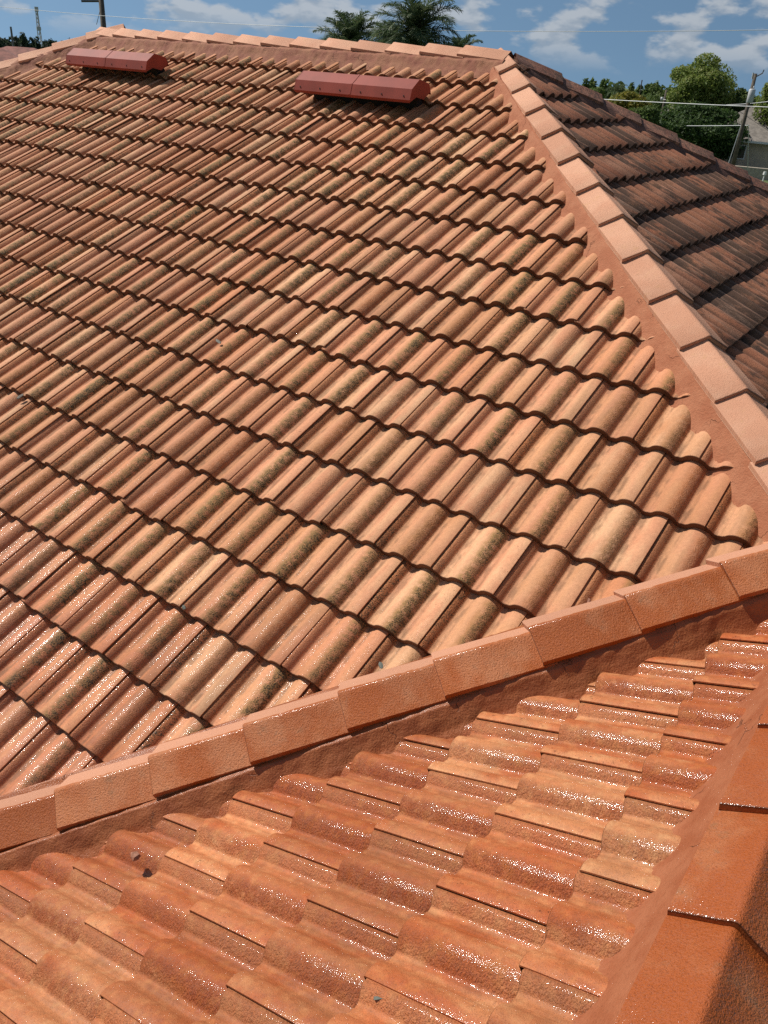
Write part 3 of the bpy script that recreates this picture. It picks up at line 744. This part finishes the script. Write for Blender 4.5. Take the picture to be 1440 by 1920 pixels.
# ------------------------------------------------------------------ palms
def palm(px, py, dist, nf, length, up0, seed, label, droop=1.0, cant=0.0):
    r = random.Random(seed); c = at(px, py, dist)
    t = tag(empty('palm_tree', (c.x, c.y, GZ)), label, 'palm tree', 'palms behind the ridge')
    inv = Matrix.Translation((-c.x, -c.y, -GZ))
    def fin(o): o.matrix_parent_inverse = inv; return o
    fin(MB().tube([(c.x, c.y, GZ), (c.x + 0.1, c.y, (GZ + c.z) / 2), (c.x, c.y, c.z)], [0.2, 0.16, 0.13], 10).build('trunk', M_BARK, t, True))
    for k in range(nf):
        az = 2 * math.pi * (k * 0.382 + r.uniform(-0.03, 0.03)); el = math.radians(lerp(82, up0, (k + r.random()) / nf)); L = length * r.uniform(0.8, 1.1)
        hd = Vector((math.cos(az), math.sin(az), 0)); p = Vector((c.x, c.y, c.z)); pts = [p.copy()]; n = 15; a = el
        for i in range(n):
            a -= math.radians(droop * (1.5 + 8.5 * (i / n) ** 1.2)) * (1.0 if a > -1.3 else 0.1)
            p = p + (hd * math.cos(a) + Vector((0, 0, math.sin(a)))) * L / n; pts.append(p.copy())
        V, F, rn = [], [], []
        side = hd.cross(Vector((0, 0, 1)))
        for i in range(n):                                   # the rib
            b = len(V); wdt = 0.022 * (1 - i / n) + 0.004; nx = pts[i + 1]
            V += [pts[i] - side * wdt, pts[i] + side * wdt, nx + side * wdt, nx - side * wdt]; F.append((b, b + 1, b + 2, b + 3)); rn += [0.9] * 4
        for i in range(5 * n):
            f = (i + 2.5) / (5 * n + 2.5); q = min(f * n, n - 0.001); j = int(q); base = pts[j].lerp(pts[j + 1], q - j); td = (pts[j + 1] - pts[j]).normalized(); upv = side.cross(td).normalized()
            ll = L * 0.40 * math.sin(math.pi * min(1, 0.16 + 0.80 * f)) ** 0.8 * r.uniform(0.75, 1.15)
            for sgn in (-1, 1):
                fan = r.uniform(-0.25, 0.75); dr = (td * 0.75 + side * sgn * 0.85 + upv * fan * 0.7).normalized(); wl = 0.014
                m1 = base + dr * ll * 0.5; e = base + dr * ll * 0.9 + Vector((0, 0, -ll * 0.26 * r.uniform(0.2, 1.3)))
                wv = dr.cross(upv + Vector((r.uniform(-.6, .6), r.uniform(-.6, .6), 0))).normalized() * wl
                b = len(V); V += [base - wv * 0.5, base + wv * 0.5, m1 + wv, m1 - wv, e]; F += [(b, b + 1, b + 2, b + 3), (b + 3, b + 2, b + 4)]; rn += [min(1, max(0, r.gauss(0.45, 0.25)))] * 5
        fin(link('frond', mesh('frond', V, F, False, None, rn), L_PALM, t))
    return t
palm(780, 66, 30, 34, 1.6, -25, 5, 'bushy feather palm standing highest behind the ridge', 1.0)
palm(655, 88, 33, 20, 1.45, 15, 6, 'smaller fan of palm fronds left of the bushy palm', 0.75)
palm(728, 90, 36, 14, 1.2, 10, 9, 'low palm crown between the two other palms', 0.9)
palm(862, 108, 34, 12, 1.0, 15, 7, 'palm whose tips just clear the ridge near the hip', 1.0)
palm(1156, 172, 170, 14, 2.3, -10, 8, 'tiny far palm above the yellow green tree', 1.1)

# ------------------------------------------------------------------ poles, wires and mast
M_POLE = simple('pole_wood', (0.10, 0.08, 0.06), 0.9, 0.15, 6, 0.004, 40); M_STEEL = simple('galvanised', (0.42, 0.43, 0.44), 0.5, 0.06, 4); M_WIRE = simple('bare_wire', (0.55, 0.56, 0.56), 0.5, 0.03); M_WIRED = simple('dark_wire', (0.10, 0.10, 0.10), 0.6, 0.03)
def base_of(px, py, dist): p = at(px, py, dist); return Vector((p.x, p.y, GZ))
# transformer pole on the right
p = at(1417, 138, 73); b0 = Vector((p.x, p.y, GZ))
t = tag(empty('utility_pole', b0), 'weathered wooden utility pole carrying a grey transformer can', 'utility pole')
inv = Matrix.Translation(-b0)
def fin(o): o.matrix_parent_inverse = inv; return o
fin(MB().tube([b0, p], [0.17, 0.12], 10).build('post', M_POLE, t, True))
tp = at(1408, 180, 72.6); tn = at(1408, 168, 72.6)
sc = 72.6 * 1.05 / FPX
fin(MB().tube([tp - Vector((0, 0, 0.47)), tp - Vector((0, 0, 0.44)), tp + Vector((0, 0, 0.40)), tp + Vector((0, 0, 0.47))], [0.21, 0.235, 0.235, 0.17], 14).build('transformer', M_STEEL, t, True))
fin(MB().tube([tp + Vector((0.05, 0, 0.45)), tp + Vector((0.05, 0, 0.66))], [0.06, 0.035], 8).build('bushing', M_STEEL, t, True))
fin(MB().tube([tp, Vector((p.x, p.y, tp.z))], 0.05, 6).build('bracket', M_STEEL, t))
ca = Vector((0.97, 0.25, 0))
fin(MB().tube([p - Vector((0, 0, 0.25)), p + ca * 0.45 + Vector((0, 0, 0.05)), p + ca * 0.5 + Vector((0, 0, 0.28))], 0.045, 6).build('insulator_arm', M_POLE, t))
fin(MB().tube([p - ca * 0.16 + Vector((0, 0, -0.35)), p - ca * 0.18 + Vector((0, 0, 0.05))], [0.06, 0.05], 8).build('insulator', M_STEEL, t))
for q, lab in (((1362, 318), 0), ((1371, 320), 1)):
    e = at(q[0], q[1], 71.5); e = e + (e - Vector(CAM)) * 0.02; st = Vector((p.x, p.y, at(1409, 196, 73).z))
    dirv = (e - st); e2 = st + dirv * ((GZ - st.z) / dirv.z)
    fin(MB().tube([st, e2], 0.035, 5).build('guy_wire', M_STEEL, t))
# tall pole on the left
p = at(186, -42, 48); b0 = Vector((p.x, p.y, GZ)); t = tag(empty('utility_pole', b0), 'dark wooden utility pole with crossarm rising behind the left hip', 'utility pole'); inv = Matrix.Translation(-b0)
fin(MB().tube([b0, p], [0.17, 0.12], 10).build('post', M_POLE, t, True))
a0 = at(187, 2, 48); sd_ = (at(160, 2, 48) - a0).normalized()
fin(MB().tube([a0 + sd_ * 0.85, a0 - sd_ * 0.1], 0.055, 6).build('crossarm', M_POLE, t))
fin(MB().tube([at(189, 14, 48), at(181, 46, 48)], 0.014, 5).build('guy_wire', M_WIRED, t))
# small pole among the trees
p = at(1250, 168, 104); b0 = Vector((p.x, p.y, GZ)); t = tag(empty('service_pole', b0), 'thin leaning service pole in front of the airy tree', 'utility pole'); inv = Matrix.Translation(-b0)
fin(MB().tube([b0, p], [0.15, 0.11], 8).build('post', M_POLE, t, True))
fin(MB().tube([at(1242, 182, 103.5), at(1241, 189, 103.5)], 0.18, 8).build('meter_can', M_STEEL, t, True))
# antenna sticks
p = at(1204, 150, 140); b0 = Vector((p.x, p.y, GZ))
tag(MB().tube([b0, at(1202.5, 158, 140), p], [0.09, 0.07, 0.10], 6).build('antenna_mast', M_POLE), 'thin dark antenna stick above the yellow green tree', 'antenna')
# lattice mast on the left skyline
p = at(68, 15, 400); b0 = Vector((p.x, p.y, GZ)); t = tag(empty('lattice_mast', b0), 'grey lattice radio mast on the left skyline', 'mast'); inv = Matrix.Translation(-b0)
mb = MB(); HH = p.z - GZ
legs = [Vector((math.cos(a), math.sin(a), 0)) for a in (0.3, 2.4, 4.5)]
for d in legs: mb.tube([b0 + d * 1.1, p + d * 0.35], 0.16, 4)
fin(mb.build('leg_frame', M_STEEL, t))
mb = MB()
for k in range(14):
    f0, f1 = k / 14, (k + 1) / 14
    for i in range(3):
        A_, B_ = legs[i], legs[(i + 1) % 3]; r0, r1 = lerp(1.1, 0.35, f0), lerp(1.1, 0.35, f1)
        mb.tube([b0 + A_ * r0 + Vector((0, 0, HH * f0)), b0 + B_ * r1 + Vector((0, 0, HH * f1))], 0.09, 4, False)
fin(mb.build('bracing', M_STEEL, t))
fin(MB().tube([p - Vector((0, 0, 1.2)), p + Vector((0, 0, 0.4))], 0.75, 8).build('antenna_ring', M_STEEL, t))
fin(MB().tube([b0 + Vector((0, 0, HH * 0.60)), b0 + Vector((0, 0, HH * 0.66))], 0.9, 8).build('antenna_ring', M_STEEL, t))
p = at(20, 50, 160); b0 = Vector((p.x, p.y, GZ))
tag(MB().tube([b0, p], [0.2, 0.15], 6).build('far_pole', M_WIRED), 'small dark pole in front of the left treeline', 'utility pole')
def wire(a, b, sag, rad, mat, label):
    a, b = Vector(a), Vector(b); pts = [a.lerp(b, i / 24) - Vector((0, 0, sag * 4 * (i / 24) * (1 - i / 24))) for i in range(25)]
    tag(MB().tube(pts, rad, 5).build('overhead_wire', mat), label, 'wire', 'overhead wires')
wire(at(-150, -5, 52), at(1600, 53, 30), 0.55, 0.009, M_WIRE, 'thin pale wire crossing the clouds above the ridge')
wire(at(1000, 178, 26), at(1560, 205, 22), 0.03, 0.009, M_WIRE, 'bright cable passing low in front of the trees')
wire(at(1243, 186, 103), at(1560, 168, 80), 0.8, 0.028, M_WIRE, 'faint wire from the service pole towards the right')
wire(at(1150, 232, 95), at(1405, 235, 73), 0.1, 0.026, M_WIRE, 'lower wire in front of the broad dark tree')
wire(at(1404, 238, 74), at(1402, 318, 76), 0.0, 0.03, M_STEEL, 'steel drop cable hanging beside the transformer pole')

# ------------------------------------------------------------------ far houses and yard things
M_ROOFG = simple('shingle_grey', (0.20, 0.175, 0.15), 0.9, 0.12, 3); M_ROOFR = simple('far_red_tiles', (0.25, 0.10, 0.075), 0.9, 0.15, 2); M_TRIM = simple('white_trim', (0.72, 0.71, 0.68), 0.7, 0.04); M_CONC = simple('concrete', (0.36, 0.31, 0.24), 0.9, 0.08, 5); M_GLASS = simple('dark_glass', (0.03, 0.035, 0.04), 0.15, 0.05)
def far_house(cx, cy, yaw, lx, ly, hw, hr, roofm, wallm, label):
    t = tag(empty('neighbour_house', (cx, cy, GZ)), label, 'house', 'far houses'); t.rotation_euler.z = yaw
    MB().box((-lx, -ly, 0), (lx, ly, hw)).build('wall', wallm, t)
    o = 0.5; k = min(lx, ly)
    v = [(-lx - o, -ly - o, hw), (lx + o, -ly - o, hw), (lx + o, ly + o, hw), (-lx - o, ly + o, hw), (-(lx - k), -(ly - k), hw + hr), ((lx - k), (ly - k), hw + hr)]
    f = [(0, 1, 5, 4), (1, 2, 5), (2, 3, 4, 5), (3, 0, 4), (3, 2, 1, 0)]
    link('roof', mesh('roof', v, f), roofm, t)
    MB().box((-lx - o, -ly - o - 0.04, hw - 0.18), (lx + o, -ly - o + 0.02, hw - 0.005)).build('fascia', M_TRIM, t)
    for x in (-lx * 0.5, lx * 0.35):
        wd = MB().box((x - 0.7, -ly - 0.05, 0.9), (x + 0.7, -ly + 0.02, 2.1)).build('window', M_TRIM, t)
        MB().box((x - 0.6, -ly - 0.065, 1.0), (x + 0.6, -ly - 0.052, 2.0)).build('pane', M_GLASS, wd)
    return t
c = at(1470, 300, 92); far_house(c.x, c.y, math.radians(14), 8.5, 5.0, 2.5, 2.9, M_ROOFG, M_WALL, 'tan house with grey hip roof at the right edge')
c = at(1262, 245, 135); far_house(c.x, c.y, math.radians(30), 6.0, 5.0, 2.7, 2.2, M_ROOFG, M_WALL, 'house whose grey roof peeps between the trees')
c = at(-20, 100, 85); far_house(c.x, c.y, math.radians(50), 6.0, 5.0, 3.0, 2.6, M_ROOFR, M_WALL, 'red roofed house at the left picture edge')
c = at(40, 96, 110); far_house(c.x, c.y, math.radians(35), 6.5, 5.0, 3.2, 2.5, M_ROOFR, M_WALL, 'second red roofed house behind the left hip')
c = base_of(1412, 327, 79); tag(MB().box((-1.9, -0.35, 0), (1.9, 0.35, 0.85), Matrix.Translation(c) @ Matrix.Rotation(0.28, 4, 'Z')).build('garden_wall', M_CONC), 'low pale concrete wall on the lawn by the tan house', 'low wall')
c = base_of(1430, 340, 66); t = tag(empty('yard_post', c), 'short white pipe post on the lawn', 'post'); inv = Matrix.Translation(-c)
fin(MB().tube([c, c + Vector((0, 0, 1.35))], 0.05, 6).build('pipe', M_TRIM, t)); fin(MB().tube([c + Vector((0, 0, 1.30)), c + Vector((0, 0, 1.5))], [0.12, 0.10], 8).build('pipe_cap', M_TRIM, t))
